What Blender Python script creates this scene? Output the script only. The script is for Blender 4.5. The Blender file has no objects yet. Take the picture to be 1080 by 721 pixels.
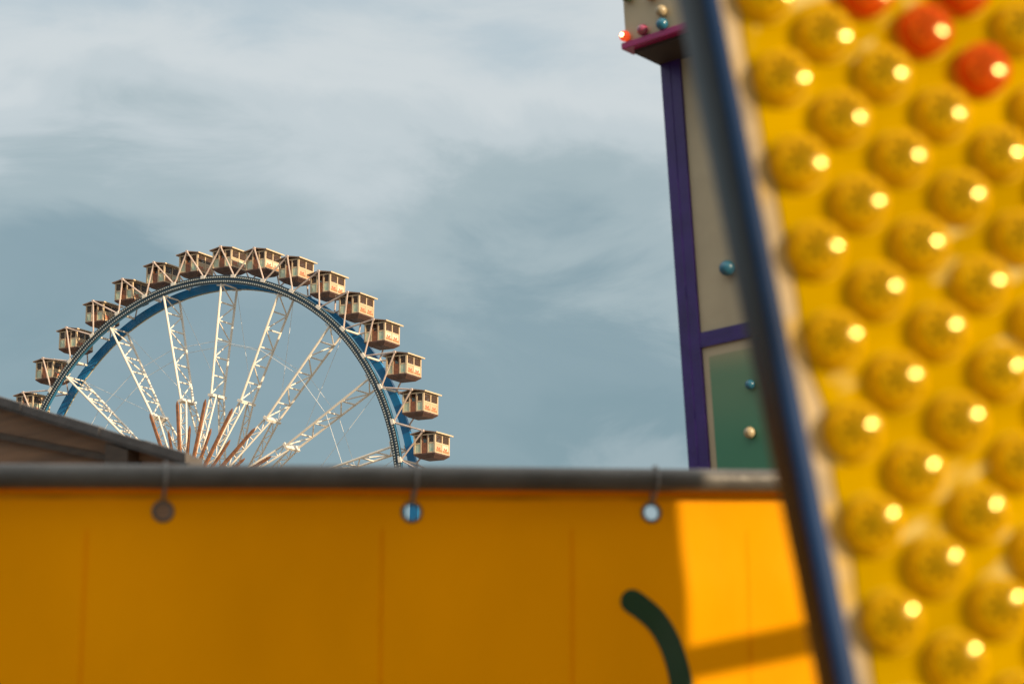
import bpy, bmesh, math, random
from mathutils import Vector, Matrix, noise
random.seed(7)
C = bpy.context.scene.collection
PI = math.pi

# ------------------------------------------------------------------ camera
F, PITCH, CAM = 2200.0, 0.2067, Vector((0, 0, 1.7))
FW = Vector((0, math.cos(PITCH), math.sin(PITCH)))
UP = Vector((0, -math.sin(PITCH), math.cos(PITCH)))
RT = Vector((1, 0, 0))
def ray(px, py): return FW + RT * ((px - 540) / F) - UP * ((py - 360.5) / F)
def at(px, py, d): return CAM + ray(px, py) * d          # point seen at a pixel of the photograph, d metres deep
def on_plane(px, py, p0, n):
    r = ray(px, py)
    return CAM + r * ((p0 - CAM).dot(n) / r.dot(n))
cam = bpy.data.cameras.new('camera')
cam.sensor_width = 36; cam.lens = F / 1080 * 36
cam.clip_start = 0.05; cam.clip_end = 6000
cam.dof.use_dof = True; cam.dof.focus_distance = 180; cam.dof.aperture_fstop = 4.1
co = bpy.data.objects.new('camera', cam); C.objects.link(co)
co.location = CAM; co.rotation_euler = (PI / 2 + PITCH, 0, 0)
bpy.context.scene.camera = co

# ------------------------------------------------------------------ sun and sky
SAZ, SEL = math.radians(52), math.radians(19)            # sun low, behind the camera and to the right
S = Vector((math.sin(SAZ) * math.cos(SEL), -math.cos(SAZ) * math.cos(SEL), math.sin(SEL)))
sl = bpy.data.lights.new('sun', 'SUN'); sl.energy = 4.0; sl.angle = math.radians(0.53); sl.color = (1.0, 0.77, 0.50)
so = bpy.data.objects.new('sun', sl); C.objects.link(so)
so.rotation_euler = S.to_track_quat('Z', 'Y').to_euler(); so.location = (30, -20, 40)

w = bpy.data.worlds.new('World'); bpy.context.scene.world = w; w.use_nodes = True
nt = w.node_tree; N = nt.nodes; LK = nt.links; N.clear()
def nd(nt, t, **k):
    n = nt.nodes.new(t)
    for a, b in k.items(): setattr(n, a, b)
    return n
out = nd(nt, 'ShaderNodeOutputWorld'); bg = nd(nt, 'ShaderNodeBackground'); LK.new(bg.outputs[0], out.inputs[0])
sky = nd(nt, 'ShaderNodeTexSky', sky_type='NISHITA', sun_disc=False, sun_elevation=SEL, sun_rotation=PI - SAZ)
tc = nd(nt, 'ShaderNodeTexCoord')
def wnoise(sx, sz, scale, detail, rough, loc=(0, 0, 0), dist=0.0):
    mp = nd(nt, 'ShaderNodeMapping'); mp.inputs['Scale'].default_value = (sx, sx, sz); mp.inputs['Location'].default_value = loc
    LK.new(tc.outputs['Generated'], mp.inputs['Vector'])
    n = nd(nt, 'ShaderNodeTexNoise'); n.inputs['Scale'].default_value = scale; n.inputs['Detail'].default_value = detail
    n.inputs['Roughness'].default_value = rough; n.inputs['Distortion'].default_value = dist
    LK.new(mp.outputs[0], n.inputs['Vector']); return n.outputs['Fac']
def wm(op, a, b=None, c=None):
    m = nd(nt, 'ShaderNodeMath', operation=op)
    for i, v in enumerate((a, b, c)):
        if v is None: continue
        if isinstance(v, (int, float)): m.inputs[i].default_value = v
        else: LK.new(v, m.inputs[i])
    return m.outputs[0]
sep = nd(nt, 'ShaderNodeSeparateXYZ'); LK.new(tc.outputs['Generated'], sep.inputs[0])
big = wnoise(1, 2.6, 3.4, 3, .5, (3.1, 0.4, 1.7), .4)
fine = wnoise(1, 2.3, 9.0, 6, .55, (1.3, 5.0, 0.2), .6)
h = wm('MULTIPLY_ADD', wm('SUBTRACT', big, .5), .20, sep.outputs['Z'])
h = wm('MULTIPLY_ADD', wm('SUBTRACT', fine, .5), .15, h)
def cloud_mass(px, py, deg, amount, hh):
    # a broad bank of cloud in one direction of the sky, its edge broken up by the cloud noise
    d = ray(px, py).normalized()
    vm = nd(nt, 'ShaderNodeVectorMath', operation='DOT_PRODUCT'); LK.new(tc.outputs['Generated'], vm.inputs[0]); vm.inputs[1].default_value = d
    a = wm('ARCCOSINE', wm('MINIMUM', vm.outputs['Value'], .99999))
    a = wm('MULTIPLY_ADD', wm('SUBTRACT', fine, .5), .10, a)
    a = wm('MULTIPLY_ADD', wm('SUBTRACT', big, .5), .06, a)
    mr = nd(nt, 'ShaderNodeMapRange', interpolation_type='SMOOTHSTEP'); LK.new(a, mr.inputs[0])
    mr.inputs[1].default_value = 0; mr.inputs[2].default_value = math.radians(deg); mr.inputs[3].default_value = amount; mr.inputs[4].default_value = 0
    return wm('ADD', hh, mr.outputs[0])
h = cloud_mass(440, 110, 7.5, .016, h)
h = cloud_mass(150, 40, 5, -.02, h)
h = cloud_mass(590, 250, 4.5, -.025, h)
h = cloud_mass(40, 300, 5, -.04, h)
h = cloud_mass(650, 475, 4.2, -.10, h)
ramp = nd(nt, 'ShaderNodeValToRGB'); cr = ramp.color_ramp; cr.interpolation = 'EASE'
LK.new(h, ramp.inputs[0])
stops = [(0.0, (.32, .395, .42)), (.055, (.31, .395, .425)), (.11, (.208, .305, .340)), (.19, (.240, .335, .370)), (.25, (.37, .455, .475)),
         (.305, (.55, .61, .625)), (.335, (.63, .675, .68)), (.395, (.48, .565, .605)), (.6, (1.15, 1.13, 1.08)), (1.0, (1.3, 1.28, 1.2))]
while len(cr.elements) < len(stops): cr.elements.new(.5)
for e, (p, c) in zip(cr.elements, stops): e.position = p; e.color = (*c, 1)
sk = nd(nt, 'ShaderNodeMix', data_type='RGBA'); sk.blend_type = 'MULTIPLY'; sk.inputs[0].default_value = 1
LK.new(sky.outputs[0], sk.inputs['A']); sk.inputs['B'].default_value = (.07, .07, .07, 1)
mx = nd(nt, 'ShaderNodeMix', data_type='RGBA'); mx.inputs[0].default_value = .9           # overcast: nine tenths cloud
SKY_GAIN = nd(nt, 'ShaderNodeMix', data_type='RGBA'); SKY_GAIN.blend_type = 'MULTIPLY'; SKY_GAIN.inputs[0].default_value = 1
LK.new(ramp.outputs[0], SKY_GAIN.inputs['A']); SKY_GAIN.inputs['B'].default_value = (6.5, 6.5, 6.5, 1)
sk.inputs['B'].default_value = (1, 1, 1, 1)
LK.new(sk.outputs['Result'], mx.inputs['A']); LK.new(SKY_GAIN.outputs['Result'], mx.inputs['B'])
LK.new(mx.outputs['Result'], bg.inputs['Color']); bg.inputs['Strength'].default_value = .085

vs = bpy.context.scene.view_settings
vs.view_transform = 'Standard'; vs.look = 'None'; vs.exposure = 0.92; vs.gamma = 1; vs.use_curve_mapping = False
cy = bpy.context.scene.cycles
cy.use_denoising = True; cy.max_bounces = 8; cy.transparent_max_bounces = 12; cy.sample_clamp_indirect = 6

# ------------------------------------------------------------------ materials
def mat(name, col, rough=.5, metal=0, var=.15, vscale=6, bump=0, bscale=40, coat=0, spec=.5, col2=None, streak=(1, 1, 1), wear_glint=None):
    m = bpy.data.materials.new(name); m.use_nodes = True; t = m.node_tree; b = t.nodes['Principled BSDF']
    b.inputs['Roughness'].default_value = rough; b.inputs['Metallic'].default_value = metal
    b.inputs['Coat Weight'].default_value = coat; b.inputs['Specular IOR Level'].default_value = spec
    c = t.nodes.new('ShaderNodeTexCoord'); mp = t.nodes.new('ShaderNodeMapping'); mp.inputs['Scale'].default_value = streak
    t.links.new(c.outputs['Object'], mp.inputs[0])
    n = t.nodes.new('ShaderNodeTexNoise'); n.inputs['Scale'].default_value = vscale; n.inputs['Detail'].default_value = 5
    t.links.new(mp.outputs[0], n.inputs['Vector'])
    r = t.nodes.new('ShaderNodeValToRGB'); r.color_ramp.elements[0].position = .3; r.color_ramp.elements[1].position = .7
    lo = col2 if col2 else tuple(x * (1 - var) for x in col); hi = col if col2 else tuple(min(1, x * (1 + var)) for x in col)
    r.color_ramp.elements[0].color = (*lo, 1); r.color_ramp.elements[1].color = (*hi, 1)
    t.links.new(n.outputs['Fac'], r.inputs[0]); last = r.outputs[0]
    if wear_glint:
        wc, wpos, wscale = wear_glint
        n3 = t.nodes.new('ShaderNodeTexNoise'); n3.inputs['Scale'].default_value = wscale; n3.inputs['Detail'].default_value = 4
        t.links.new(mp.outputs[0], n3.inputs['Vector'])
        r3 = t.nodes.new('ShaderNodeValToRGB'); r3.color_ramp.elements[0].position = wpos; r3.color_ramp.elements[1].position = wpos + .05
        t.links.new(n3.outputs['Fac'], r3.inputs[0])
        mxx = t.nodes.new('ShaderNodeMix'); mxx.data_type = 'RGBA'; t.links.new(r3.outputs[0], mxx.inputs[0])
        t.links.new(last, mxx.inputs['A']); mxx.inputs['B'].default_value = (*wc, 1); last = mxx.outputs['Result']
    t.links.new(last, b.inputs['Base Color'])
    if bump:
        n2 = t.nodes.new('ShaderNodeTexNoise'); n2.inputs['Scale'].default_value = bscale; n2.inputs['Detail'].default_value = 4
        t.links.new(mp.outputs[0], n2.inputs['Vector'])
        bp = t.nodes.new('ShaderNodeBump'); bp.inputs['Strength'].default_value = bump; bp.inputs['Distance'].default_value = .02
        t.links.new(n2.outputs['Fac'], bp.inputs['Height']); t.links.new(bp.outputs[0], b.inputs['Normal'])
    return m
def bsdf(m): return m.node_tree.nodes['Principled BSDF']
M = {
 'gravel': mat('gravel', (.17, .15, .125), .9, vscale=3, bump=.4),
 'white_paint': mat('white_paint', (.66, .61, .53), .45, var=.06, vscale=1.5),
 'bracket_paint': mat('bracket_paint', (.50, .40, .35), .45, var=.18, vscale=.8),
 'rim_navy': mat('rim_navy', (.02, .13, .24), .4, var=.2, vscale=1.5),
 'rim_blue': mat('rim_blue', (.005, .15, .36), .35, var=.12, vscale=1.2),
 'rim_flange': mat('rim_flange', (.62, .55, .36), .5, var=.1),
 'strip_black': mat('strip_black', (.012, .018, .024), .6),
 'lamp_pale': mat('lamp_pale', (.34, .38, .38), .4, var=.2, vscale=4),
 'copper': mat('copper', (.33, .13, .045), .5, var=.5, vscale=2.2, col2=(.12, .05, .025), streak=(1, 1, 1)),
 'steel_dark': mat('steel_dark', (.06, .065, .07), .5),
 'cable': mat('cable', (.6, .6, .58), .5),
 'gondola_roof': mat('gondola_roof', (.20, .13, .09), .6, var=.3, vscale=3),
 'cream_trim': mat('cream_trim', (.50, .385, .25), .5, var=.08, vscale=3),
 'cream_panel': mat('cream_panel', (.42, .315, .20), .55, var=.1, vscale=4),
 'green_panel': mat('green_panel', (.30, .45, .34), .5, col2=(.55, .52, .38), vscale=3),
 'flower_red': mat('flower_red', (.42, .10, .05), .5),
 'door_brown': mat('door_brown', (.20, .07, .03), .5, var=.25, vscale=3),
 'kick_board': mat('kick_board', (.34, .17, .08), .5, var=.25, vscale=4),
 'skirt_brown': mat('skirt_brown', (.085, .045, .035), .6, var=.3, vscale=2),
 'seat_wood': mat('seat_wood', (.22, .10, .05), .6),
 'pipe': mat('pipe', (.075, .072, .066), .45, metal=.0, var=.25, vscale=9, bump=.15),
 'eyelet': mat('eyelet', (.12, .115, .11), .45, metal=.5, var=.2),
 'cord': mat('cord', (.20, .195, .19), .7),
 'tarp_weld': mat('tarp_weld', (.84, .33, .001), .5, spec=.1, var=.15),
 'green_ink': mat('green_ink', (.002, .034, .008), .5, var=.1),
 'navy_frame': mat('navy_frame', (.002, .018, .062), .45, var=.35, vscale=5, spec=.08, bump=.08, bscale=12),
 'board_yellow': mat('board_yellow', (.30, .182, .0), .5, var=.2, vscale=7, spec=.0, bump=.25, bscale=26, wear_glint=((.40, .31, .10), .60, 16)),
 'shaded_edge': mat('shaded_edge', (.008, .007, .007), .35, var=.4, vscale=4, spec=.14, bump=.06, bscale=10),
 'board_edge': mat('board_edge', (.34, .26, .15), .7, spec=.1, var=.3, vscale=16, bump=.3, wear_glint=((.42, .28, .08), .58, 14)),
 'board_back': mat('board_back', (.22, .20, .18), .7),
 'socket': mat('socket', (.40, .255, .0), .65, var=.2, spec=.2),
 'lamp_amber': mat('lamp_amber', (.09, .055, .006), .4),
 'purple': mat('purple', (.030, .009, .115), .35, var=.2, vscale=6, bump=.1),
 'facade_cream': mat('facade_cream', (.37, .31, .20), .5, var=.10, vscale=3),
 'magenta': mat('magenta', (.26, .012, .10), .35, var=.2),
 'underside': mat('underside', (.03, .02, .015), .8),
 'teal_bulb': mat('teal_bulb', (.008, .10, .17), .25, coat=.5),
 'cream_bulb': mat('cream_bulb', (.30, .24, .14), .35, coat=.3),
 'magenta_bulb': mat('magenta_bulb', (.24, .03, .07), .15, coat=1),
 'orange_bulb_dim': mat('orange_bulb_dim', (.5, .22, .08), .2, coat=1),
 'green_bulb': mat('green_bulb', (.03, .08, .03), .2, coat=1),
 'hut_wood': mat('hut_wood', (.17, .088, .042), .7, var=.3, vscale=3, streak=(.4, .4, 9), bump=.3),
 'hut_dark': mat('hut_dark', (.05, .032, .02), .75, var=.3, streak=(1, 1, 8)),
 'hut_felt': mat('hut_felt', (.07, .062, .058), .75, var=.3, vscale=5, bump=.3),
}
def glass_mat():
    m = bpy.data.materials.new('pane_glass'); m.use_nodes = True; t = m.node_tree; b = bsdf(m)
    b.inputs['Base Color'].default_value = (.10, .06, .04, 1); b.inputs['Roughness'].default_value = .08
    tr = t.nodes.new('ShaderNodeBsdfTransparent'); tr.inputs[0].default_value = (.85, .8, .72, 1)
    mix = t.nodes.new('ShaderNodeMixShader'); mix.inputs[0].default_value = .5
    t.links.new(tr.outputs[0], mix.inputs[1]); t.links.new(b.outputs[0], mix.inputs[2])
    t.links.new(mix.outputs[0], t.nodes['Material Output'].inputs[0]); return m
M['pane_glass'] = glass_mat()
def cap_mat(name, col, rib):
    # moulded translucent lamp cap: radial ribs a little deeper in colour round the crown
    m = bpy.data.materials.new(name); m.use_nodes = True; t = m.node_tree; b = bsdf(m); L = t.links
    tcn = t.nodes.new('ShaderNodeTexCoord'); sp = t.nodes.new('ShaderNodeSeparateXYZ'); L.new(tcn.outputs['Object'], sp.inputs[0])
    def mth(op, a, bb=None):
        k = t.nodes.new('ShaderNodeMath'); k.operation = op
        for i, v in enumerate((a, bb)):
            if v is None: continue
            if isinstance(v, (int, float)): k.inputs[i].default_value = v
            else: L.new(v, k.inputs[i])
        return k.outputs[0]
    ang = mth('ARCTAN2', sp.outputs['Z'], sp.outputs['X'])
    rad = mth('SQRT', mth('ADD', mth('MULTIPLY', sp.outputs['X'], sp.outputs['X']), mth('MULTIPLY', sp.outputs['Z'], sp.outputs['Z'])))
    star = mth('MULTIPLY_ADD', mth('SINE', mth('MULTIPLY', ang, 8.0)), .5); star.node.inputs[2].default_value = .5
    fall = t.nodes.new('ShaderNodeMapRange'); fall.inputs[1].default_value = .004; fall.inputs[2].default_value = .031; fall.inputs[3].default_value = 1; fall.inputs[4].default_value = 0
    L.new(rad, fall.inputs[0])
    fac = mth('MINIMUM', mth('MULTIPLY', fall.outputs[0], mth('ADD', mth('MULTIPLY', star, 1.5), .15)), 1.0)
    mixc = t.nodes.new('ShaderNodeMix'); mixc.data_type = 'RGBA'; L.new(fac, mixc.inputs[0])
    mixc.inputs['A'].default_value = (*col, 1); mixc.inputs['B'].default_value = (*rib, 1)
    L.new(mixc.outputs['Result'], b.inputs['Base Color'])
    b.inputs['Roughness'].default_value = .12; b.inputs['IOR'].default_value = 1.6; b.inputs['Specular Tint'].default_value = (1, .72, .22, 1)
    tl = t.nodes.new('ShaderNodeBsdfTranslucent'); L.new(mixc.outputs['Result'], tl.inputs[0])
    ms = t.nodes.new('ShaderNodeMixShader'); ms.inputs[0].default_value = .3
    L.new(b.outputs[0], ms.inputs[1]); L.new(tl.outputs[0], ms.inputs[2])
    tr = t.nodes.new('ShaderNodeBsdfTransparent'); tr.inputs[0].default_value = (*[min(1, x * 1.6) for x in col], 1)
    m2 = t.nodes.new('ShaderNodeMixShader'); m2.inputs[0].default_value = .52
    L.new(ms.outputs[0], m2.inputs[1]); L.new(tr.outputs[0], m2.inputs[2]); L.new(m2.outputs[0], t.nodes['Material Output'].inputs[0])
    return m
M['cap_yellow'] = cap_mat('cap_yellow', (.88, .54, .0), (.05, .03, .0))
M['cap_orange'] = cap_mat('cap_orange', (.78, .13, .001), (.34, .05, .002))
mpn = [n for n in M['board_yellow'].node_tree.nodes if n.type == 'MAPPING'][0]      # pale diagonal streaks: worn paint, and light thrown by the caps painted in
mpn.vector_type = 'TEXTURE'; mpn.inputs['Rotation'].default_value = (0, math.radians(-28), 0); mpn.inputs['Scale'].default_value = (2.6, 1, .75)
def tarp_mat():
    m = mat('tarp_yellow', (.88, .365, .001), .42, var=.13, vscale=2.2, bump=.2, bscale=7, streak=(1, 1, .5))
    t = m.node_tree; b = bsdf(m); b.inputs['Specular IOR Level'].default_value = .02
    tl = t.nodes.new('ShaderNodeBsdfTranslucent'); tl.inputs[0].default_value = (.92, .30, .001, 1)
    ms = t.nodes.new('ShaderNodeMixShader'); ms.inputs[0].default_value = .40
    t.links.new(b.outputs[0], ms.inputs[1]); t.links.new(tl.outputs[0], ms.inputs[2])
    t.links.new(ms.outputs[0], t.nodes['Material Output'].inputs[0]); return m
M['tarp'] = tarp_mat()
def gradient_panel():
    # panel printed with a fade from buff at its top to green at its foot
    m = mat('fade_panel', (.4, .3, .15), .4); t = m.node_tree; b = bsdf(m)
    tcn = t.nodes.new('ShaderNodeTexCoord'); sp = t.nodes.new('ShaderNodeSeparateXYZ'); t.links.new(tcn.outputs['Generated'], sp.inputs[0])
    r = t.nodes.new('ShaderNodeValToRGB'); r.color_ramp.interpolation = 'EASE'
    e = r.color_ramp.elements; e[0].position = .80; e[0].color = (.045, .18, .10, 1); e[1].position = 1; e[1].color = (.34, .27, .15, 1)
    k = e.new(.92); k.color = (.10, .20, .11, 1)
    t.links.new(sp.outputs['Z'], r.inputs[0]); t.links.new(r.outputs[0], b.inputs['Base Color']); return m
M['fade_panel'] = gradient_panel()
def lamp_mat():
    m = mat('lit_red_lamp', (.5, .05, .02), .2); b = bsdf(m)
    b.inputs['Emission Color'].default_value = (1, .10, .02, 1); b.inputs['Emission Strength'].default_value = .35; return m
M['lit_red_lamp'] = lamp_mat()
def core_mat():
    m = mat('lit_core', (1, .8, .5), .4); b = bsdf(m)
    b.inputs['Emission Color'].default_value = (1, .62, .25, 1); b.inputs['Emission Strength'].default_value = 4.5; return m
M['lit_core'] = core_mat()

# ------------------------------------------------------------------ mesh helpers
class MB:
    def __init__(s): s.v = []; s.f = []; s.m = []
    def add(s, vs_, fs, mi=0):
        o = len(s.v); s.v += [Vector(x) for x in vs_]; s.f += [[o + i for i in f] for f in fs]; s.m += [mi] * len(fs); return s
    def box(s, c, sz, R=None, mi=0):
        x, y, z = [k / 2 for k in sz]; c = Vector(c)
        vs_ = [Vector((a * x, b * y, d * z)) for a in (-1, 1) for b in (-1, 1) for d in (-1, 1)]
        if R is not None: vs_ = [R @ q for q in vs_]
        return s.add([c + q for q in vs_], [(0, 1, 3, 2), (4, 6, 7, 5), (0, 4, 5, 1), (2, 3, 7, 6), (0, 2, 6, 4), (1, 5, 7, 3)], mi)
    def tube(s, a, b, r, r2=None, n=8, mi=0):
        a, b = Vector(a), Vector(b); r2 = r if r2 is None else r2; d = (b - a).normalized()
        u = d.orthogonal().normalized(); w_ = d.cross(u); vs_ = []
        for p, rr in ((a, r), (b, r2)):
            for k in range(n):
                t = 2 * PI * k / n; vs_.append(p + u * (rr * math.cos(t)) + w_ * (rr * math.sin(t)))
        fs = [(k, (k + 1) % n, n + (k + 1) % n, n + k) for k in range(n)] + [tuple(range(n))[::-1], tuple(range(n, 2 * n))]
        return s.add(vs_, fs, mi)
    def path(s, pts, r, n=8, mi=0):
        pts = [Vector(p) for p in pts]; vs_ = []; fs = []; u = None
        for i, p in enumerate(pts):
            d = (pts[min(i + 1, len(pts) - 1)] - pts[max(i - 1, 0)]).normalized()
            u = d.orthogonal().normalized() if u is None else (u - d * u.dot(d)).normalized()
            w_ = d.cross(u)
            for k in range(n):
                t = 2 * PI * k / n; vs_.append(p + u * (r * math.cos(t)) + w_ * (r * math.sin(t)))
        for i in range(len(pts) - 1):
            for k in range(n): fs.append((i * n + k, i * n + (k + 1) % n, (i + 1) * n + (k + 1) % n, (i + 1) * n + k))
        fs += [tuple(range(n))[::-1], tuple(range((len(pts) - 1) * n, len(pts) * n))]
        return s.add(vs_, fs, mi)
    def beam(s, a, b, wdt, hgt, side, wdt2=None, hgt2=None, mi=0):
        # box beam from a to b; side: vector roughly along its width
        a, b = Vector(a), Vector(b); d = (b - a).normalized(); u = (Vector(side) - d * d.dot(Vector(side))).normalized(); w_ = d.cross(u)
        vs_ = []
        for p, x, y in ((a, wdt, hgt), (b, wdt2 or wdt, hgt2 or hgt)):
            for sx, sy in ((-1, -1), (1, -1), (1, 1), (-1, 1)): vs_.append(p + u * (sx * x / 2) + w_ * (sy * y / 2))
        return s.add(vs_, [(0, 1, 2, 3)[::-1], (4, 5, 6, 7), (0, 1, 5, 4), (1, 2, 6, 5), (2, 3, 7, 6), (3, 0, 4, 7)], mi)
    def lathe(s, prof, seg, R=None, c=(0, 0, 0), mi=0, arc=None):
        # profile (radius, height along -Y); closed with fans where the radius is nil
        vs_ = []; fs = []; n = len(prof)
        for k in range(seg):
            t = 2 * PI * k / seg
            for r, hh in prof: vs_.append(Vector((r * math.cos(t), -hh, r * math.sin(t))))
        for k in range(seg):
            k2 = (k + 1) % seg
            for i in range(n - 1): fs.append((k * n + i, k2 * n + i, k2 * n + i + 1, k * n + i + 1))
        if R is not None: vs_ = [R @ q for q in vs_]
        return s.add([q + Vector(c) for q in vs_], fs, mi)
    def build(s, name, mats, parent=None, off=(0, 0, 0), smooth=False, bevel=0, auto=None):
        me = bpy.data.meshes.new(name); off = Vector(off)
        me.from_pydata([tuple(q - off) for q in s.v], [], s.f)
        mats = mats if isinstance(mats, (list, tuple)) else [mats]
        for m_ in mats: me.materials.append(M[m_] if isinstance(m_, str) else m_)
        for p, mi in zip(me.polygons, s.m): p.material_index = mi
        bm = bmesh.new(); bm.from_mesh(me); bmesh.ops.remove_doubles(bm, verts=bm.verts, dist=1e-5)
        if bevel: bmesh.ops.bevel(bm, geom=[e for e in bm.edges if e.is_manifold and e.calc_face_angle(0) > .6], offset=bevel, segments=2, affect='EDGES', profile=.5)
        bmesh.ops.recalc_face_normals(bm, faces=bm.faces); bm.to_mesh(me); bm.free()
        if smooth: me.shade_smooth()
        o = bpy.data.objects.new(name, me); C.objects.link(o)
        if auto:
            me.shade_smooth(); me.set_sharp_from_angle(angle=auto)
        if parent: o.parent = parent
        return o
def tag(o, label=None, cat=None, group=None, kind=None):
    if label: o['label'] = label
    if cat: o['category'] = cat
    if group: o['group'] = group
    if kind: o['kind'] = kind
    return o
def thing(name, loc, label, cat, group=None):
    o = bpy.data.objects.new(name, None); C.objects.link(o); o.location = loc; o.empty_display_size = .1
    return tag(o, label, cat, group)
def copy_tree(o, parent=None):
    c = o.copy(); C.objects.link(c)
    if parent: c.parent = parent
    for ch in list(o.children): copy_tree(ch, c)
    return c

# ------------------------------------------------------------------ ground
g = MB().add([(-4000, -4000, 0), (4000, -4000, 0), (4000, 4000, 0), (-4000, 4000, 0)], [(0, 1, 2, 3)]).build('ground', 'gravel')
tag(g, kind='structure')

# ------------------------------------------------------------------ ferris wheel
WD, WAZ, WH, WTH = 194.1, -.1470, 25.59, .5013
PH0 = .2317
base = Vector((WD * math.sin(WAZ), WD * math.cos(WAZ), 0))
wheel = thing('ferris_wheel', base, 'big wheel with white lattice spokes and blue rims behind the yellow tarpaulin', 'ferris wheel')
wheel.rotation_euler = (0, 0, -WTH)        # local X along the tangent, local Y along the axle (away from the camera)
HUB = Vector((0, 0, WH))
def pol(r, a, phi): return Vector((r * math.cos(phi), a, WH + r * math.sin(phi)))
def ring(mb, r0, r1, a0, a1, seg=240, mi=0, ph0=0, ph1=2 * PI):
    vs_ = []; fs = []
    full = abs(ph1 - ph0 - 2 * PI) < 1e-6; n = seg if full else seg + 1
    for k in range(n):
        t = ph0 + (ph1 - ph0) * k / seg
        vs_ += [pol(r0, a0, t), pol(r1, a0, t), pol(r1, a1, t), pol(r0, a1, t)]
    for k in range(seg):
        b = k * 4; c = ((k + 1) % n) * 4
        for i in range(4): fs.append((b + i, b + (i + 1) % 4, c + (i + 1) % 4, c + i))
    mb.add(vs_, fs, mi); return mb
RW = 1.25
rn = ring(MB(), 21.62, 22.38, -RW - .15, -RW + .15).build('rim', 'rim_navy', wheel); tag(rn, 'front rim edged with rows of little pale lamps')
for r0, r1 in ((21.64, 21.97), (22.03, 22.36)):
    mb = MB(); ring(mb, r0, r1, -RW - .18, -RW - .153)
    rm = (r0 + r1) / 2; n = 560
    for k in range(n):
        t = 2 * PI * k / n
        R = Matrix.Rotation(-t, 3, 'Y')
        mb.box(pol(rm, -RW - .20, t), (.13, .05, .12), R, 1)
    mb.build('light_strip', ['strip_black', 'lamp_pale'], rn)
rf = ring(MB(), 21.60, 22.36, RW - .16, RW + .16).build('rim', 'rim_blue', wheel); tag(rf, 'plain blue rear rim')
ring(MB(), 21.52, 21.597, RW + .10, RW + .18).build('flange', 'rim_flange', rf)
# spokes: flat lattice from rim to rim, narrowing to a plate, then two ladder legs to the hub flanges
def make_spoke():
    mb = MB(); r0, r1 = 11.25, 21.62; a0, a1 = .95, 1.24; n = 6
    def q(t, s): return Vector((r0 + (r1 - r0) * t, s * (a0 + (a1 - a0) * t), 0))
    for s in (-1, 1): mb.tube(q(0, s), q(1, s), .11)
    for i in range(n):
        t0, t1 = i / n, (i + 1) / n
        mb.tube(q(t1, -1), q(t1, 1), .075, n=6)
        tm = (t0 + t1) / 2
        if i % 2 == 0:
            mb.tube(q(t0, -1), q(t1, 1), .065, n=6)
        else:
            mb.tube(q(t0, 1), q(t1, -1), .065, n=6)
    for s in (-1, 1): mb.tube(q(.985, s) + Vector((0, 0, -.5)), q(.985, s) + Vector((0, 0, .5)), .06, n=6)
    return mb
def make_plate():
    mb = MB(); mb.box((11.12, 0, 0), (.24, 2.15, .6)); return mb
def make_leg(s):
    mb = MB(); A = Vector((11.0, s * .62, 0)); B = Vector((1.2, s * 2.75, 0)); n = 9
    dz = Vector((0, 0, .33))
    for k in (-1, 1): mb.tube(A + dz * k, B + dz * k, .085)
    for i in range(n + 1):
        p = A.lerp(B, i / n); mb.tube(p - dz, p + dz, .06, n=6)
        if i < n:
            p2 = A.lerp(B, (i + 1) / n); k = 1 if i % 2 else -1
            mb.tube(p - dz * k, p2 + dz * k, .05, n=6)
    return mb
sp0 = make_spoke().build('spoke', 'white_paint', wheel)
kids = [make_plate().build('plate', 'white_paint', sp0), make_leg(-1).build('leg', 'white_paint', sp0), make_leg(1).build('leg', 'white_paint', sp0)]
SPH = PH0 - math.radians(.8)
for k in range(20):
    o = sp0 if k == 0 else copy_tree(sp0, wheel)
    o.location = HUB; o.rotation_euler = (0, -(SPH + k * PI / 10), 0)
# copper star on the front of the hub
def make_ray(r1, w0, w1):
    mb = MB(); A = Vector((1.0, -3.25, 0)); B = Vector((r1, -2.95, 0))
    mb.beam(A, B, .22, w0, (0, 1, 0), .16, w1)
    mb.beam(B, B + Vector((.35, 0, 0)), .16, w1, (0, 1, 0), .05, .06)
    return mb
rl = make_ray(10.1, .38, .25).build('star_ray', 'copper', wheel); rs = make_ray(7.6, .32, .2).build('star_ray', 'copper', wheel)
for k in range(20):
    for src, d in ((rl, 0), (rs, PI / 20)):
        o = src if k == 0 else copy_tree(src, wheel)
        o.location = HUB; o.rotation_euler = (0, -(SPH - .093 + k * PI / 10 + d), 0)
# thin tie cables between spokes
mbc = MB().tube((0, 0, 0), (1, 0, 0), .022, n=5)
cab0 = None
def cable(p, q_):
    global cab0
    if cab0 is None: cab0 = mbc.build('cable', 'cable', wheel); o = cab0
    else: o = cab0.copy(); C.objects.link(o); o.parent = wheel
    o.location = p; o.rotation_euler = (q_ - p).to_track_quat('X', 'Z').to_euler(); o.scale = ((q_ - p).length, 1, 1)
for k in range(-1, 11):
    p0 = SPH + k * PI / 10
    for a in (-1.05, 1.05): cable(pol(16.2, a, p0), pol(16.2, a, p0 + PI / 10))
    cable(pol(11.2, .9, p0), pol(21.6, 1.2, p0 + PI / 10))
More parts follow.
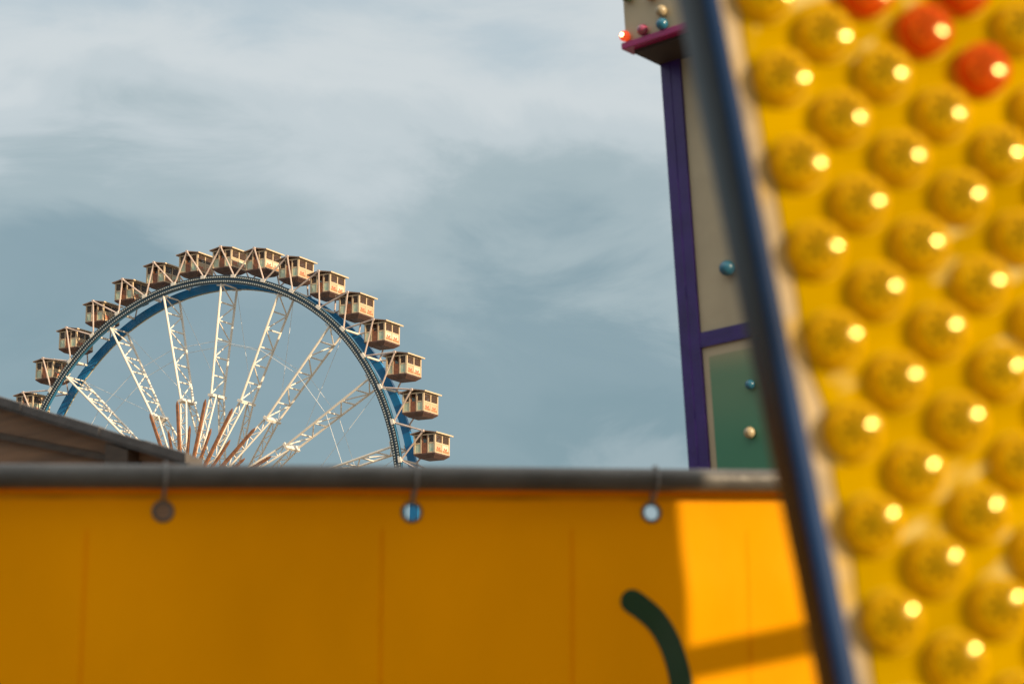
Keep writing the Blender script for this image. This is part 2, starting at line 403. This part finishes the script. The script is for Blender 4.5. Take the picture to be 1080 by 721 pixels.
# brackets carrying the gondolas: two bars from neighbouring rim nodes meeting at the pivot
GR, GA = 25.09, 1.50
ang = [PH0 + k * PI / 20 for k in range(-1, 18)]
def make_bracket(s):
    mb = MB(); top = Vector((GR, s * GA, 0))
    for d in (-1, 1):
        t = d * PI / 40; ft = Vector((22.3 * math.cos(t), s * RW, 22.3 * math.sin(t)))
        mb.tube(ft, top, .075, n=6)
    mb.tube(top + Vector((0, .12, 0)), top - Vector((0, .12, 0)), .13, n=10)
    return mb
br = {s: make_bracket(s).build('gondola_bracket', 'bracket_paint', wheel) for s in (-1, 1)}
mb = MB(); mb.tube((22.3, -RW - .15, 0), (22.3, RW + .15, 0), .11, n=8); mb.box((22.3, -RW - .2, 0), (.3, .12, .5)); mb.box((22.3, RW + .2, 0), (.3, .12, .5))
ct = mb.build('cross_tube', 'white_paint', wheel)
for i, a in enumerate(ang):
    for s in (-1, 1):
        o = br[s] if i == 0 else br[s].copy()
        if i: C.objects.link(o); o.parent = wheel
        o.location = HUB; o.rotation_euler = (0, -a, 0)
    o = ct if i == 0 else ct.copy()
    if i: C.objects.link(o); o.parent = wheel
    o.location = HUB; o.rotation_euler = (0, -(a - PI / 40), 0)
mb = MB(); mb.tube((0, -3.3, WH), (0, 3.3, WH), .8, n=24)
for s in (-1, 1): mb.tube((0, s * 2.6, WH), (0, s * 2.95, WH), 1.5, n=24); mb.tube((0, s * 3.3, WH), (0, s * 6.2, WH), .45, n=16)
mb.build('hub', 'steel_dark', wheel)
for s in (-1, 1):
    for d in (-1, 1):
        mb = MB(); A = Vector((d * .4, s * 5.6, WH)); B = Vector((d * 10.5, s * 7.5, 0.02))
        mb.beam(A, B, .8, .8, (1, 0, 0), 1.2, 1.2); mb.box(B + Vector((0, 0, .12)), (2.2, 2.2, .24)); mb.build('support_leg', 'white_paint', wheel)

# ------------------------------------------------------------------ gondolas (hung from the brackets, always upright)
def make_gondola(pans):
    root = thing('gondola', (0, 0, 0), 'x', 'gondola', 'gondolas of the big wheel')
    hx, hy = 1.02, 1.17                     # half widths: along the tangent, along the axle
    z0, zs, zt = -1.92, -1.05, -.22          # floor, sill, eave (pivot at z = 0)
    mb = MB()                               # posts and rails of the cabin
    px = (-hx, -.36, .36, hx); py = (-hy, 0, hy)
    for x in (-hx, hx):
        for y in (-hy, hy): mb.box((x, y, (z0 + zt) / 2), (.15, .15, zt - z0))
        mb.box((x, 0, (z0 + zt) / 2), (.12, .12, zt - z0 - .004))
        for z in (z0 + .05, zs, zt - .07): mb.box((x, 0, z), (.10, 2 * hy - .155, .12))
    for y in (-hy, hy):
        for x in (-.36, .36): mb.box((x, y, (z0 + zt) / 2), (.12, .12, zt - z0 - .004))
        for z in (z0 + .05, zs, zt - .07):
            for x in (-.69, .69): mb.box((x, y, z), (.52, .10, .12))
        mb.box((0, y, zt - .07), (.59, .10, .12))
    mb.build('cabin_frame', 'cream_trim', root)
    k = 0
    for x in (-hx, hx):                     # long sides: two panes over two painted panels
        for y in (-hy / 2, hy / 2):
            MB().box((x, y, (zs + zt) / 2), (.03, hy - .14, zt - zs - .12)).build('window', 'pane_glass', root)
            p = MB().box((x, y, (zs + z0) / 2), (.06, hy - .14, zs - z0 - .12)); p.box((x, y, z0 + .22), (.10, hy - .18, .22), mi=2)
            for dy, dz_ in ((-.2, .03), (.2, .03), (0, -.06)):
                for s in (-1, 1): p.tube((x + s * .03, y + dy, (zs + z0) / 2 + dz_), (x + s * .045, y + dy, (zs + z0) / 2 + dz_), .10, n=7, mi=1)
            p.build('panel', [pans[k % 2], 'flower_red', 'kick_board'], root); k += 1
    for y in (-hy, hy):                     # ends: door between two panels
        for x in (-.69, .69):
            MB().box((x, y, (zs + zt) / 2), (.54, .03, zt - zs - .12)).build('window', 'pane_glass', root)
            MB().box((x, y, (zs + z0) / 2), (.54, .06, zs - z0 - .12)).build('panel', 'green_panel', root)
        d = MB().box((0, y, z0 + .46), (.58, .07, .90)); d.box((0, y, z0 + .46), (.40, .10, .55)); d.box((-.24, y, z0 + 1.25), (.10, .06, .66)); d.box((.24, y, z0 + 1.25), (.10, .06, .66)); d.build('door', 'door_brown', root)
        # open above the door leaf
    def loop(x, y, z): return [(-x, -y, z), (x, -y, z), (x, y, z), (-x, y, z)]
    mb = MB(); vs_ = loop(1.1, 1.26, z0) + loop(1.08, 1.24, z0 - .12) + loop(.72, .86, z0 - .40)
    mb.add(vs_, [(0, 1, 2, 3), (8, 9, 10, 11)] + [(4 * l + i, 4 * l + (i + 1) % 4, 4 * l + 4 + (i + 1) % 4, 4 * l + 4 + i) for l in (0, 1) for i in range(4)])
    mb.build('underbody', 'skirt_brown', root)
    mb = MB()                               # low gabled roof, ridge along the axle
    ex, ey, t = 1.30, 1.46, .07
    sec = [(-ex, zt - .02), (0, zt + .22), (ex, zt - .02), (ex, zt + t), (0, zt + .22 + t + .02), (-ex, zt + t)]
    vs_ = [(x, y, z) for y in (-ey, ey) for x, z in sec]
    mb.add(vs_, [(0, 1, 4, 5), (1, 2, 3, 4), (6, 11, 10, 7), (7, 10, 9, 8)] + [(i, (i + 1) % 6, 6 + (i + 1) % 6, 6 + i) for i in range(6)])
    rf_ = mb.build('roof', 'gondola_roof', root)
    mb = MB()
    for s in (-1, 1): mb.box((s * (ex + .022), 0, zt + .03), (.04, 2 * ey, .12))
    mb.build('eave_trim', 'cream_trim', rf_)
    mb = MB()
    mb.box((0, 0, z0 + .42), (.5, .5, .08)); mb.tube((0, 0, z0), (0, 0, z0 + .40), .06)
    for s in (-1, 1):
        mb.box((s * .78, 0, z0 + .42), (.36, 1.9, .08)); mb.box((s * .78, 0, z0 + .2), (.30, 1.8, .36))
    mb.build('bench', 'seat_wood', root)
    mb = MB(); mb.tube((0, -GA + .13, 0), (0, GA - .13, 0), .05); mb.build('axle', 'steel_dark', root)
    return root
words = ['lowest', 'second', 'third', 'fourth', 'fifth', 'sixth', 'seventh', 'eighth']
protos = [make_gondola(q) for q in (('cream_panel', 'green_panel'), ('cream_panel', 'cream_panel'), ('green_panel', 'green_panel'))]
Rw = Matrix.Rotation(-WTH, 3, 'Z')
used = set()
for k in range(16):
    a = PH0 + k * PI / 20
    pi_ = (0, 1, 0, 2, 1, 0, 1, 2)[k % 8]; o = copy_tree(protos[pi_]) if pi_ in used else protos[pi_]; used.add(pi_)
    o.location = base + Rw @ pol(GR, 0, a); o.rotation_euler = (0, 0, -WTH)
    if k == 0: lb = 'lowest gondola on the right side of the big wheel, just above the grey pipe'
    elif k < 8: lb = f"sunlit gondola {words[k]} up from the grey pipe on the wheel's right side"
    elif k == 15: lb = 'lowest gondola on the left side of the big wheel, cut off by the hut roof'
    else: lb = f"brown shaded gondola {words[15 - k]} up from the hut roof on the wheel's left"
    o['label'] = lb

# ------------------------------------------------------------------ tarpaulin fence
PA, PB = at(0, 501.5, 4.85), at(820, 506.5, 5.30)         # pipe axis
pd = (PB - PA).normalized()
ph_ = Vector((pd.x, pd.y, 0)).normalized(); pn = Vector((ph_.y, -ph_.x, 0))   # pn: towards the camera
if pn.y > 0: pn = -pn
PL, PR = PA - pd * 2.0, PB + pd * 1.1
fr = thing('pipe_rail', Vector(((PL.x + PR.x) / 2, (PL.y + PR.y) / 2, 0)), 'grey scaffold pipe rail carrying the yellow tarpaulin', 'rail')
mb = MB(); n = 40
mb.path([PL.lerp(PR, k / n) + Vector((0, 0, .0015 * math.sin(k * .35))) for k in range(n + 1)], .029, n=20)
mb.build('top_pipe', 'pipe', fr, fr.location, auto=.8)
for t in (.02, .98):
    p = PL.lerp(PR, t) - pn * .085
    mb = MB(); mb.tube((p.x, p.y, 0.0), (p.x, p.y, p.z + .03), .026, n=16); mb.box((p.x, p.y, .01), (.16, .16, .02))
    mb.tube(p, p + pn * .085, .03, n=12)
    mb.build('post', 'pipe', fr, fr.location, auto=.8)
# tarpaulin sheet: grid with real holes at the eyelets
T0 = PL - pn * .042
def tz(u): return (T0 + pd * (u / pd.dot(ph_))).z
def tpt(u, v, off=0.0):
    # u along the fence, v below the pipe axis; gentle folds
    f = .007 * math.sin(u * 5.2 + .6) + .0025 * math.sin(u * 13 + 1.3 * math.sin(v * 2.2)) + .022 * (noise.noise(Vector((u * 1.6, v * .8, 3.0)))) + .007 * noise.noise(Vector((u * 6, v * 5, 9.0)))
    for c in EY:
        d = u - c; f += .012 * math.exp(-(d / .06) ** 2) * math.exp(-v / .5)
    f *= min(1, max(.12, v / .25))
    b = Vector((T0.x, T0.y, 0)) + ph_ * u
    q = b + pn * (off + f); q.z = tz(u) - v; return q
def uv_of(px, py):
    p = on_plane(px, py, T0, pn); u = (p - T0).dot(ph_); return u, tz(u) - p.z
EYV = .175
EY = [uv_of(x, 540)[0] for x in (-630, -362, -95, 171.5, 434, 686, 945)]
EYV = uv_of(434, 540)[1]
gs = .02; UL = (PR - PL).dot(ph_); nu = int(UL / gs); nv = int(2.15 / gs)
V0 = EYV - 3 * gs
HC = [(round(c / gs), round((EYV - V0) / gs)) for c in EY]
mb = MB(); idx = {}
def gp(i, j): return (i * gs, V0 + j * gs)
shift = {}
for (ci, cj), c in zip(HC, EY): shift[ci] = c - ci * gs
def hole_near(i, j):
    for (ci, cj), c in zip(HC, EY):
        if abs(i - ci) < 2 and abs(j - cj) < 2: return True
    return False
vl = []
def vid(i, j):
    if (i, j) not in idx: idx[(i, j)] = len(vl); vl.append(tpt(*gp(i, j)))
    return idx[(i, j)]
fl = []
for i in range(nu):
    for j in range(nv):
        if any(-2 <= i - ci < 2 and -2 <= j - cj < 2 for ci, cj in HC): continue
        fl.append((vid(i, j), vid(i + 1, j), vid(i + 1, j + 1), vid(i, j + 1)))
HR = .021; holes = []
for (ci, cj), c in zip(HC, EY):
    bd = [(ci + a, cj - 2) for a in range(-2, 2)] + [(ci + 2, cj + a) for a in range(-2, 2)] + [(ci - a, cj + 2) for a in range(-2, 2)] + [(ci - 2, cj - a) for a in range(-2, 2)]
    cu, cv = c, EYV; rg = []; holes.append((cu, cv))
    for (i, j) in bd:
        u, v = gp(i, j); t = math.atan2(v - cv, u - cu); rg.append(len(vl)); vl.append(tpt(cu + HR * math.cos(t), cv + HR * math.sin(t)))
    for k in range(16):
        k2 = (k + 1) % 16; fl.append((vid(*bd[k]), vid(*bd[k2]), rg[k2], rg[k]))
mb.add(vl, fl)
tp = mb.build('tarpaulin', 'tarp', smooth=True)
tag(tp, 'yellow tarpaulin hung by eyelets under the grey pipe rail, with a green stripe', 'tarpaulin')
def strip(u0, u1, v0, v1, off, n=120, m_=3):
    mb = MB(); vs_ = []; fs = []
    for a in range(n + 1):
        for b in range(m_ + 1): vs_.append(tpt(u0 + (u1 - u0) * a / n, v0 + (v1 - v0) * b / m_, off))
    for a in range(n):
        for b in range(m_): fs.append((a * (m_ + 1) + b, (a + 1) * (m_ + 1) + b, (a + 1) * (m_ + 1) + b + 1, a * (m_ + 1) + b + 1))
    return mb.add(vs_, fs)
hm = strip(0.0, (nu) * gs, V0 - .004, .046, .003).build('hem', 'tarp', tp, smooth=True)
strip(0.0, nu * gs, .036, .050, .0042).build('hem_weld', 'tarp_weld', tp, smooth=True)
for px in (-640, -350, -60, 88, 402, 603, 790):                       # welded seams between the sheet's widths
    u = uv_of(px, 640)[0]; strip(u - .0028, u + .0028, .12, 2.1, .001, n=2, m_=60).build('seam', 'tarp', tp, smooth=True)
for (cu, cv) in holes:
    mb = MB(); c = tpt(cu, cv, .002); vs_ = []; fs = []
    prof = [(HR - .0025, -.003), (HR - .002, .003), (HR + .003, .004), (HR + .006, .002), (HR + .006, -.001)]
    nseg = 32
    for k in range(nseg):
        t = 2 * PI * k / nseg
        for r, z in prof: vs_.append(c + ph_ * (r * math.cos(t)) + Vector((0, 0, r * math.sin(t))) + pn * z)
    for k in range(nseg):
        for i in range(4): fs.append((k * 5 + i, ((k + 1) % nseg) * 5 + i, ((k + 1) % nseg) * 5 + i + 1, k * 5 + i + 1))
    mb.add(vs_, fs).build('eyelet', 'eyelet', tp, smooth=True)
    # cord looped through the eyelet and over the pipe
    ax = PL + pd * (cu / pd.dot(ph_)); pts = []
    for k in range(13):
        t = -.25 * PI + k / 12 * 1.5 * PI
        pts.append(ax + pn * (.034 * math.cos(t)) + Vector((0, 0, .034 * math.sin(t))))
    lo = tpt(cu, cv - HR + .001, .004)
    pts = [lo, lo.lerp(pts[0], .5) + pn * .006] + pts + [pts[-1].lerp(tpt(cu, cv - HR + .001, -.006), .5), tpt(cu, cv - HR + .001, -.006)]
    MB().path(pts, .0032, n=8).build('tie_cord', 'cord', tp, smooth=True)
# green painted stroke
sp_ = [(665, 634), (676, 642), (690, 655), (702, 673), (711, 695), (717, 721), (721, 760), (722, 800)]
P2 = [Vector(uv_of(*q)) for q in sp_]
dense = []
for i in range(len(P2) - 1):
    for k in range(6):
        t = k / 6; a = P2[max(i - 1, 0)]; b = P2[i]; c = P2[i + 1]; d = P2[min(i + 2, len(P2) - 1)]
        dense.append(.5 * ((2 * b) + (c - a) * t + (2 * a - 5 * b + 4 * c - d) * t * t + (3 * b - a - 3 * c + d) * t ** 3))
hw = .030; vs_ = []; fs = []
t0 = (dense[1] - dense[0]).normalized(); nn = Vector((-t0.y, t0.x))
rows = [(dense[0] - t0 * hw * math.sin(PI / 2 * s) + Vector((0, 0)), hw * math.cos(PI / 2 * s)) for s in (.98, .85, .65, .45, .25)]
rows += [(q, hw) for q in dense]
for i, (q, ww) in enumerate(rows):
    t = (rows[min(i + 1, len(rows) - 1)][0] - rows[max(i - 1, 0)][0]).normalized(); nn = Vector((-t.y, t.x))
    for s in (-1, -.5, 0, .5, 1): e = q + nn * ww * s; vs_.append(tpt(e.x, e.y, .0025))
for i in range(len(rows) - 1):
    for b in range(4): fs.append((i * 5 + b, (i + 1) * 5 + b, (i + 1) * 5 + b + 1, i * 5 + b + 1))
MB().add(vs_, fs).build('painted_stripe', 'green_ink', tp, smooth=True)

# ------------------------------------------------------------------ bulb board
BO = Vector((.2983, 2.1821, 2.4564)); YAW, TIL, ROL = .2761, -.1014, -.1308; QX, QY = .125, .1008
BR = Matrix.Rotation(YAW, 3, 'Z') @ Matrix.Rotation(TIL, 3, 'X') @ Matrix.Rotation(ROL, 3, 'Y')
bu, bn, bv = BR.col[0].copy(), -BR.col[1].copy(), BR.col[2].copy()      # right, towards viewer, up
def bl(u, n, v): return BO + bu * u + bn * n + bv * v
def buv(px, py, n=0):
    p = on_plane(px, py, BO + bn * n, bn) - BO; return p.dot(bu), p.dot(bv)
NB = -.014                                                # board face lies behind the bulb centres
def line_at(p, q):                                        # u as a function of v through two image points
    (u0, v0), (u1, v1) = p, q; return lambda v: u0 + (u1 - u0) * (v - v0) / (v1 - v0)
barL = line_at(buv(745, 0, .03), buv(885, 721, .03)); barR = line_at(buv(762, 0, .03), buv(909, 721, .03))
edgR = line_at(buv(776, 0, NB), buv(924, 721, NB))
def shadow_src(px, py):
    p = tpt(*uv_of(px, py)); k = ((BO + bn * NB - p).dot(bn)) / S.dot(bn); q = p + S * k - BO; return q.dot(bu), q.dot(bv)
endR = line_at(shadow_src(705, 540), shadow_src(717, 690))
def z_at(u, v): return bl(u, NB, v).z
vbot = -(BO.z) / bv.z + .02; vtop = 2.6
board = thing('bulb_board', bl(0, 0, vbot) * 1.0, 'leaning yellow board studded with lamp caps in a navy blue frame', 'light board')
board.location.z = 0
OFF = board.location
def slab(uL, uR, n0, n1, v0, v1, nv_=1, uLb=None):
    uLb = uLb or uL
    mb = MB(); vs_ = []; fs = []
    for k in range(nv_ + 1):
        v = v0 + (v1 - v0) * k / nv_
        vs_ += [bl(uLb(v), n0, v), bl(uR(v), n0, v), bl(uR(v), n1, v), bl(uL(v), n1, v)]
    for k in range(nv_):
        for i in range(4): fs.append((k * 4 + i, k * 4 + (i + 1) % 4, k * 4 + 4 + (i + 1) % 4, k * 4 + 4 + i))
    fs += [(0, 1, 2, 3), tuple(nv_ * 4 + i for i in (0, 1, 2, 3))]
    return mb.add(vs_, fs)
vb2 = vbot + .12
wob = lambda v: edgR(v) + .010 * noise.noise(Vector((0, 0, v * 9))) + .006 * noise.noise(Vector((5, 0, v * 31)))
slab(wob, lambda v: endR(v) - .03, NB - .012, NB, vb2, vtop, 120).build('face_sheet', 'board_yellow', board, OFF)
slab(lambda v: barR(v) + .0005, lambda v: endR(v) - .031, NB - .026, NB - .003, vb2, vtop, 8).build('edge_sheet', 'board_edge', board, OFF)
bar_ = slab(barL, barR, -.060, .03, vb2 - .05, vtop + .03, 12, line_at(buv(711, 0, -.06), buv(861, 721, -.06)))
for k in range(12): bar_.m[4 * k + 3] = 1                   # shade put into the colour of the bar's outer side; face navy
bar_.build('frame_bar', ['navy_frame', 'shaded_edge'], board, OFF, bevel=.006, auto=.7)
slab(lambda v: endR(v) - .028, endR, -.055, .03, vb2 - .05, vtop + .03, 2).build('frame_bar', 'navy_frame', board, OFF, bevel=.006, auto=.7)
slab(lambda v: barR(v), lambda v: endR(v) - .029, -.055, .03, vtop, vtop + .03).build('frame_bar', 'navy_frame', board, OFF, bevel=.004)
slab(lambda v: barR(v), lambda v: endR(v) - .029, -.055, .03, vb2 - .04, vb2).build('frame_bar', 'navy_frame', board, OFF, bevel=.004)
# unseen bar added at the board's outer end to cast a shadow band
def shadow_bar_pt(px, py, k):
    return tpt(*uv_of(px, py)) + S * k
kk = [((BO + bn * NB - tpt(*uv_of(px, py))).dot(bn)) / S.dot(bn) for px, py in ((722, 698),)][0]
b0, b1 = shadow_bar_pt(715, 701, kk), shadow_bar_pt(900, 664, kk)
MB().beam(b0, b0 + (b1 - b0) * 3.0, .064, .064, Vector((0, 0, 1))).build('shadow_bar', 'navy_frame', board, OFF)
for uu in (.45, 2.4):
    a = bl(uu, -.06, 1.2); b = Vector((a.x, a.y, 0)) - Vector((bn.x, bn.y, 0)).normalized() * .7
    if uu > 1: MB().beam(a, b, .05, .05, (1, 0, 0)).build('rear_strut', 'board_back', board, OFF)
# bulbs
def cap_mesh(seg=40):
    # ribbed lens cap: shallow crown on a rounded skirt
    mb = MB(); prof = []
    Rc = .105; rm = .0285
    for k in range(9):
        r = rm * k / 8; hh = math.sqrt(Rc * Rc - r * r) - Rc; prof.append((r, .012 + hh))
    h_e = prof[-1][1]
    prof += [(.0298, h_e - .003), (.0305, h_e - .007), (.0305, -.014)]
    vs_ = []; fs = []; n = len(prof)
    for k in range(seg):
        t = 2 * PI * k / seg
        for i, (r, hh) in enumerate(prof):
            rr = r * (1 + (.018 * math.cos(20 * t) if i > 8 else 0)); h2 = hh + (.0010 * math.cos(20 * t) * (i / 8) if 2 < i < 9 else 0)
            vs_.append((rr * math.cos(t), -h2, rr * math.sin(t)))
    for k in range(seg):
        k2 = (k + 1) % seg
        for i in range(n - 1): fs.append((k * n + i, k2 * n + i, k2 * n + i + 1, k * n + i + 1))
    return mb.add(vs_, fs)
caps = {}
def bulb(i, j, kind):
    if kind not in caps:
        c = cap_mesh().build('bulb', 'cap_' + kind, board, smooth=True)
        sk_ = MB().lathe([(.0300, -.0085), (.0335, -.0080), (.0345, -.0120), (.034, -.0139)], 32).build('socket', 'socket', c, smooth=True)
        q = MB()
        for k in range(8):
            t = PI * k / 4; d = Vector((math.cos(t), 0, math.sin(t))); q.beam(d * .002, d * .021, .0055, .004, (0, 1, 0), .002, .0015)
        q.lathe([(0, .005), (.006, .004), (.007, -.004), (.0065, -.013)], 14); q.build('lamp', 'lamp_amber', c)
        caps[kind] = c; o = c
    else: o = copy_tree(caps[kind], board)
    o.location = bl(i * QX, 0, -j * QY) - OFF; o.rotation_euler = (BR @ Matrix.Rotation(-.07 + random.uniform(-.02, .02), 3, 'Z') @ Matrix.Rotation(.045 + random.uniform(-.02, .02), 3, 'X') @ Matrix.Rotation(random.uniform(-.3, .3), 3, 'Y')).to_euler()
    if kind == 'orange': o['label'] = 'glossy orange lamp cap'
for a in range(0, 10):
    i = a * .5
    for b in range(-2, 8):
        j = b + (.5 if a % 2 else 0)
        if a % 2 and b == 7: continue
        bulb(i, j, 'orange' if i - j >= 1.99 and i < 2.2 else 'yellow')

# the further lamp caps of the long board, outside the picture on its right
mb = MB(); src = cap_mesh(12)
for a in range(10, 24):
    for b in range(-4, 12):
        q0 = Vector((a * .5 * QX, 0, -(b + (.5 if a % 2 else 0)) * QY))
        mb.add([bl(q0.x + p.x, -p.y, q0.z + p.z) for p in src.v], src.f)
fld = mb.build('bulb_field', 'cap_yellow', board, OFF, smooth=True); fld['kind'] = 'stuff'

# ------------------------------------------------------------------ purple and cream facade behind
FR = Matrix.Rotation(math.radians(-38), 3, 'Z') @ Matrix.Rotation(-.062, 3, 'Y')
fu, fn, fv = FR.col[0].copy(), -FR.col[1].copy(), FR.col[2].copy()
FO = at(726, 488, 12.5)
def fl_(u, n, v): return FO + fu * u + fn * n + fv * v
def fuv(px, py, n=0):
    p = on_plane(px, py, FO + fn * n, fn) - FO; return p.dot(fu), p.dot(fv)
def fbox(u0, u1, n0, n1, v0, v1):
    mb = MB(); vs_ = [fl_(u, n, v) for u in (u0, u1) for n in (n0, n1) for v in (v0, v1)]
    return mb.add(vs_, [(0, 1, 3, 2), (4, 6, 7, 5), (0, 4, 5, 1), (2, 3, 7, 6), (0, 2, 6, 4), (1, 5, 7, 3)])
fb = -FO.z / fv.z
cw = fuv(747, 486)[0]; vbT = fuv(738, 350.7)[1]; vbB = fuv(740, 366)[1]; boxB = fuv(697, 66, 0)[1]
UE = 2.6                                                  # the facade runs on to the right behind the bulb board
fac = thing('ride_facade', Vector((fl_(UE / 2, 0, fb).x, fl_(UE / 2, 0, fb).y, 0)), 'fairground facade with purple posts, cream and green panels behind the bulb board', 'facade')
FOF = fac.location
v_lo = fb + .05
fbox(0, cw, -.12, 0, v_lo, boxB + .3).build('post', 'purple', fac, FOF)
fbox(cw * .42, cw * .5, -.10, .004, v_lo, boxB + .02).build('post_bead', 'purple', fac, FOF)
fbox(UE, UE + cw, -.12, 0, v_lo, boxB + .3).build('post', 'purple', fac, FOF)
fbox(cw + .001, UE - .001, -.10, -.004, vbB, vbT).build('crossbeam', 'purple', fac, FOF)
fbox(cw + .002, UE - .002, -.08, -.02, vbT + .001, boxB + .3).build('panel', 'facade_cream', fac, FOF)
lp = fbox(cw + .002, UE - .002, -.08, -.022, v_lo, vbB - .001).build('panel', 'facade_cream', fac, FOF)
gu = fuv(749.5, 420)[0]
fbox(gu, UE - .06, -.0219, -.016, v_lo + .6, fuv(749, 375)[1]).build('fade_print', 'fade_panel', lp, FOF)
BD = .30
u0 = fuv(656, 30, BD)[0]; vb_ = fuv(659, 48, BD)[1]
hd = fbox(u0 + .02, UE + .3, -.10, BD - .004, vb_ + .012, vb_ + 1.1).build('header_box', 'facade_cream', fac, FOF)
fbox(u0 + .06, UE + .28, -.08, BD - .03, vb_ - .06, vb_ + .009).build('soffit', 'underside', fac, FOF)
fbox(u0 + .004, UE + .3, BD - .10, BD + .03, vb_ - .035, vb_ + .008).build('ledge', 'magenta', fac, FOF, bevel=.006)
def facade_bulb(px, py, rpx, n, m_, lab=None, core=False):
    u, v = fuv(px, py, n); r = rpx * 12.3 / F; mb = MB(); prof = []
    for k in range(13):
        t = PI * k / 12 * .88; prof.append((r * math.sin(t), r * math.cos(t)))
    mb.lathe(prof, 20, FR.to_4x4().to_3x3(), fl_(u, n + r * .8, v))
    o = mb.build('bulb', m_, fac, FOF, smooth=True)
    MB().lathe([(r * .55, r * -.8), (r * .6, -r * .6), (r * .5, -r * .2)], 16, FR, fl_(u, n + r * .8, v)).build('socket', 'steel_dark', o, FOF)
    if core:
        q = MB(); q.lathe([(r * .55 * math.sin(PI * k / 8), r * .55 * math.cos(PI * k / 8)) for k in range(9)], 14, FR, fl_(u, n + r * 1.35, v)); q.build('glowing_core', 'lit_core', o, FOF, smooth=True)
    if lab: o['label'] = lab
facade_bulb(661.5, 39.5, 6.2, BD, 'lit_red_lamp', 'glowing red bulb at the corner of the header box', True)
facade_bulb(680.5, 33, 6.5, BD, 'magenta_bulb', 'unlit wine red bulb')
facade_bulb(701, 27, 6.8, BD, 'teal_bulb', 'dark teal bulb')
facade_bulb(700, 13, 6.5, BD, 'cream_bulb', 'pale orange bulb')
facade_bulb(664, -2, 6.5, BD, 'green_bulb', 'dark green bulb')
facade_bulb(688, -4, 6.5, BD, 'orange_bulb_dim', 'dull orange bulb')
facade_bulb(770, 284, 8.5, -.02, 'teal_bulb', 'teal bulb on the cream panel')
facade_bulb(793, 406, 5.2, -.02, 'teal_bulb', 'small teal bulb on the green panel')
facade_bulb(793, 456.5, 6.2, -.02, 'cream_bulb', 'cream bulb on the green panel')

# ------------------------------------------------------------------ wooden hut at left
HY = math.radians(-42)
HR_ = Matrix.Rotation(HY, 3, 'Z'); hu, hn = HR_.col[0].copy(), -HR_.col[1].copy()
HO = at(196, 481, 10.0)
def huv(px, py, n=0):
    p = on_plane(px, py, HO + hn * n, hn) - HO; return p.dot(hu), p.z + HO.z
def hp(u, n, z): q = HO + hu * u + hn * n; q.z = z; return q
hut = thing('wooden_hut', Vector((hp(-2, -1.5, 0).x, hp(-2, -1.5, 0).y, 0)), 'low brown wooden hut with a sloping felt roof at far left', 'hut')
HOF = hut.location
e0 = huv(209, 483); e1 = huv(0, 419.5)
slope = (e1[1] - e0[1]) / (e1[0] - e0[0])
RU = -3.2                                                 # ridge, left of the frame
def rz(u): return e0[1] + slope * (u - e0[0]) if u >= RU else e0[1] + slope * (2 * RU - u - e0[0])
UL0 = 2 * RU
WU0, WU1 = UL0 + .25, huv(188, 481)[0]
def prism(us, top, bot, n0, n1):
    vs_ = []; fs = []; n = len(us)
    for nn_ in (n0, n1):
        for u in us: vs_ += [hp(u, nn_, bot(u)), hp(u, nn_, top(u))]
    for k in range(n - 1):
        a = 2 * k; b = 2 * n + 2 * k
        fs += [(a, a + 1, a + 3, a + 2), (b, b + 2, b + 3, b + 1), (a + 1, b + 1, b + 3, a + 3), (a, a + 2, b + 2, b)]
    fs += [(0, 2 * n, 2 * n + 1, 1), (2 * n - 2, 2 * n - 1, 4 * n - 1, 4 * n - 2)]
    return MB().add(vs_, fs)
th = .045
prism([UL0, RU, e0[0]], rz, lambda u: rz(u) - th, -.03, .07).build('roof', 'hut_felt', hut, HOF)
mb = MB()                                                 # lapped felt edge strips along the verge
k = 0; u = e0[0] + .01
while u > UL0 + .01:
    u2 = max(u - .34, UL0)
    if u - .01 > RU > u2: u2 = RU
    k += 1; d = .004 * (k % 2)
    mb2 = prism([u2 - .002, u], lambda x: rz(x) + .012 + d, lambda x: rz(x) - .028, .05, .082 + d); mb.add(mb2.v, mb2.f)
    u = u2
mb.build('verge_strip', 'hut_felt', hut, HOF)
d1 = (huv(0, 456)[1], huv(0, 456)[0]); d2 = huv(122, 480.5)
s2 = (d1[0] - d2[1]) / (d1[1] - d2[0])
prism([WU0, RU, WU1], lambda u: rz(u) - th - .002, lambda u: .02, -.035, -.02).build('wall', 'hut_wood', hut, HOF)
prism([RU, e0[0] - .10], lambda u: rz(u) - th - .003, lambda u: d2[1] + s2 * (u - d2[0]), -.019, -.004).build('gable_board', 'hut_wood', hut, HOF)
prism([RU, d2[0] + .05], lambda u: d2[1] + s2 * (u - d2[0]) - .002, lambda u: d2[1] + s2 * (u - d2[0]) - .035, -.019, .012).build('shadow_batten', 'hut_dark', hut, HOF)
ua, ub = huv(122, 478)[0], huv(146, 478)[0]
prism([ua, ub], lambda u: rz(u) - th - .01, lambda u: .02, -.0185, .065).build('corner_post', 'hut_dark', hut, HOF)
# the low flat-roofed body behind the raked front
MB().add([hp(u, n, z) for u in (WU0 + .05, WU1 - .05) for n in (-3.6, -.036) for z in (.02, 2.35)],
         [(0, 1, 3, 2), (4, 6, 7, 5), (0, 4, 5, 1), (2, 3, 7, 6), (0, 2, 6, 4), (1, 5, 7, 3)]).build('body', 'hut_wood', hut, HOF)
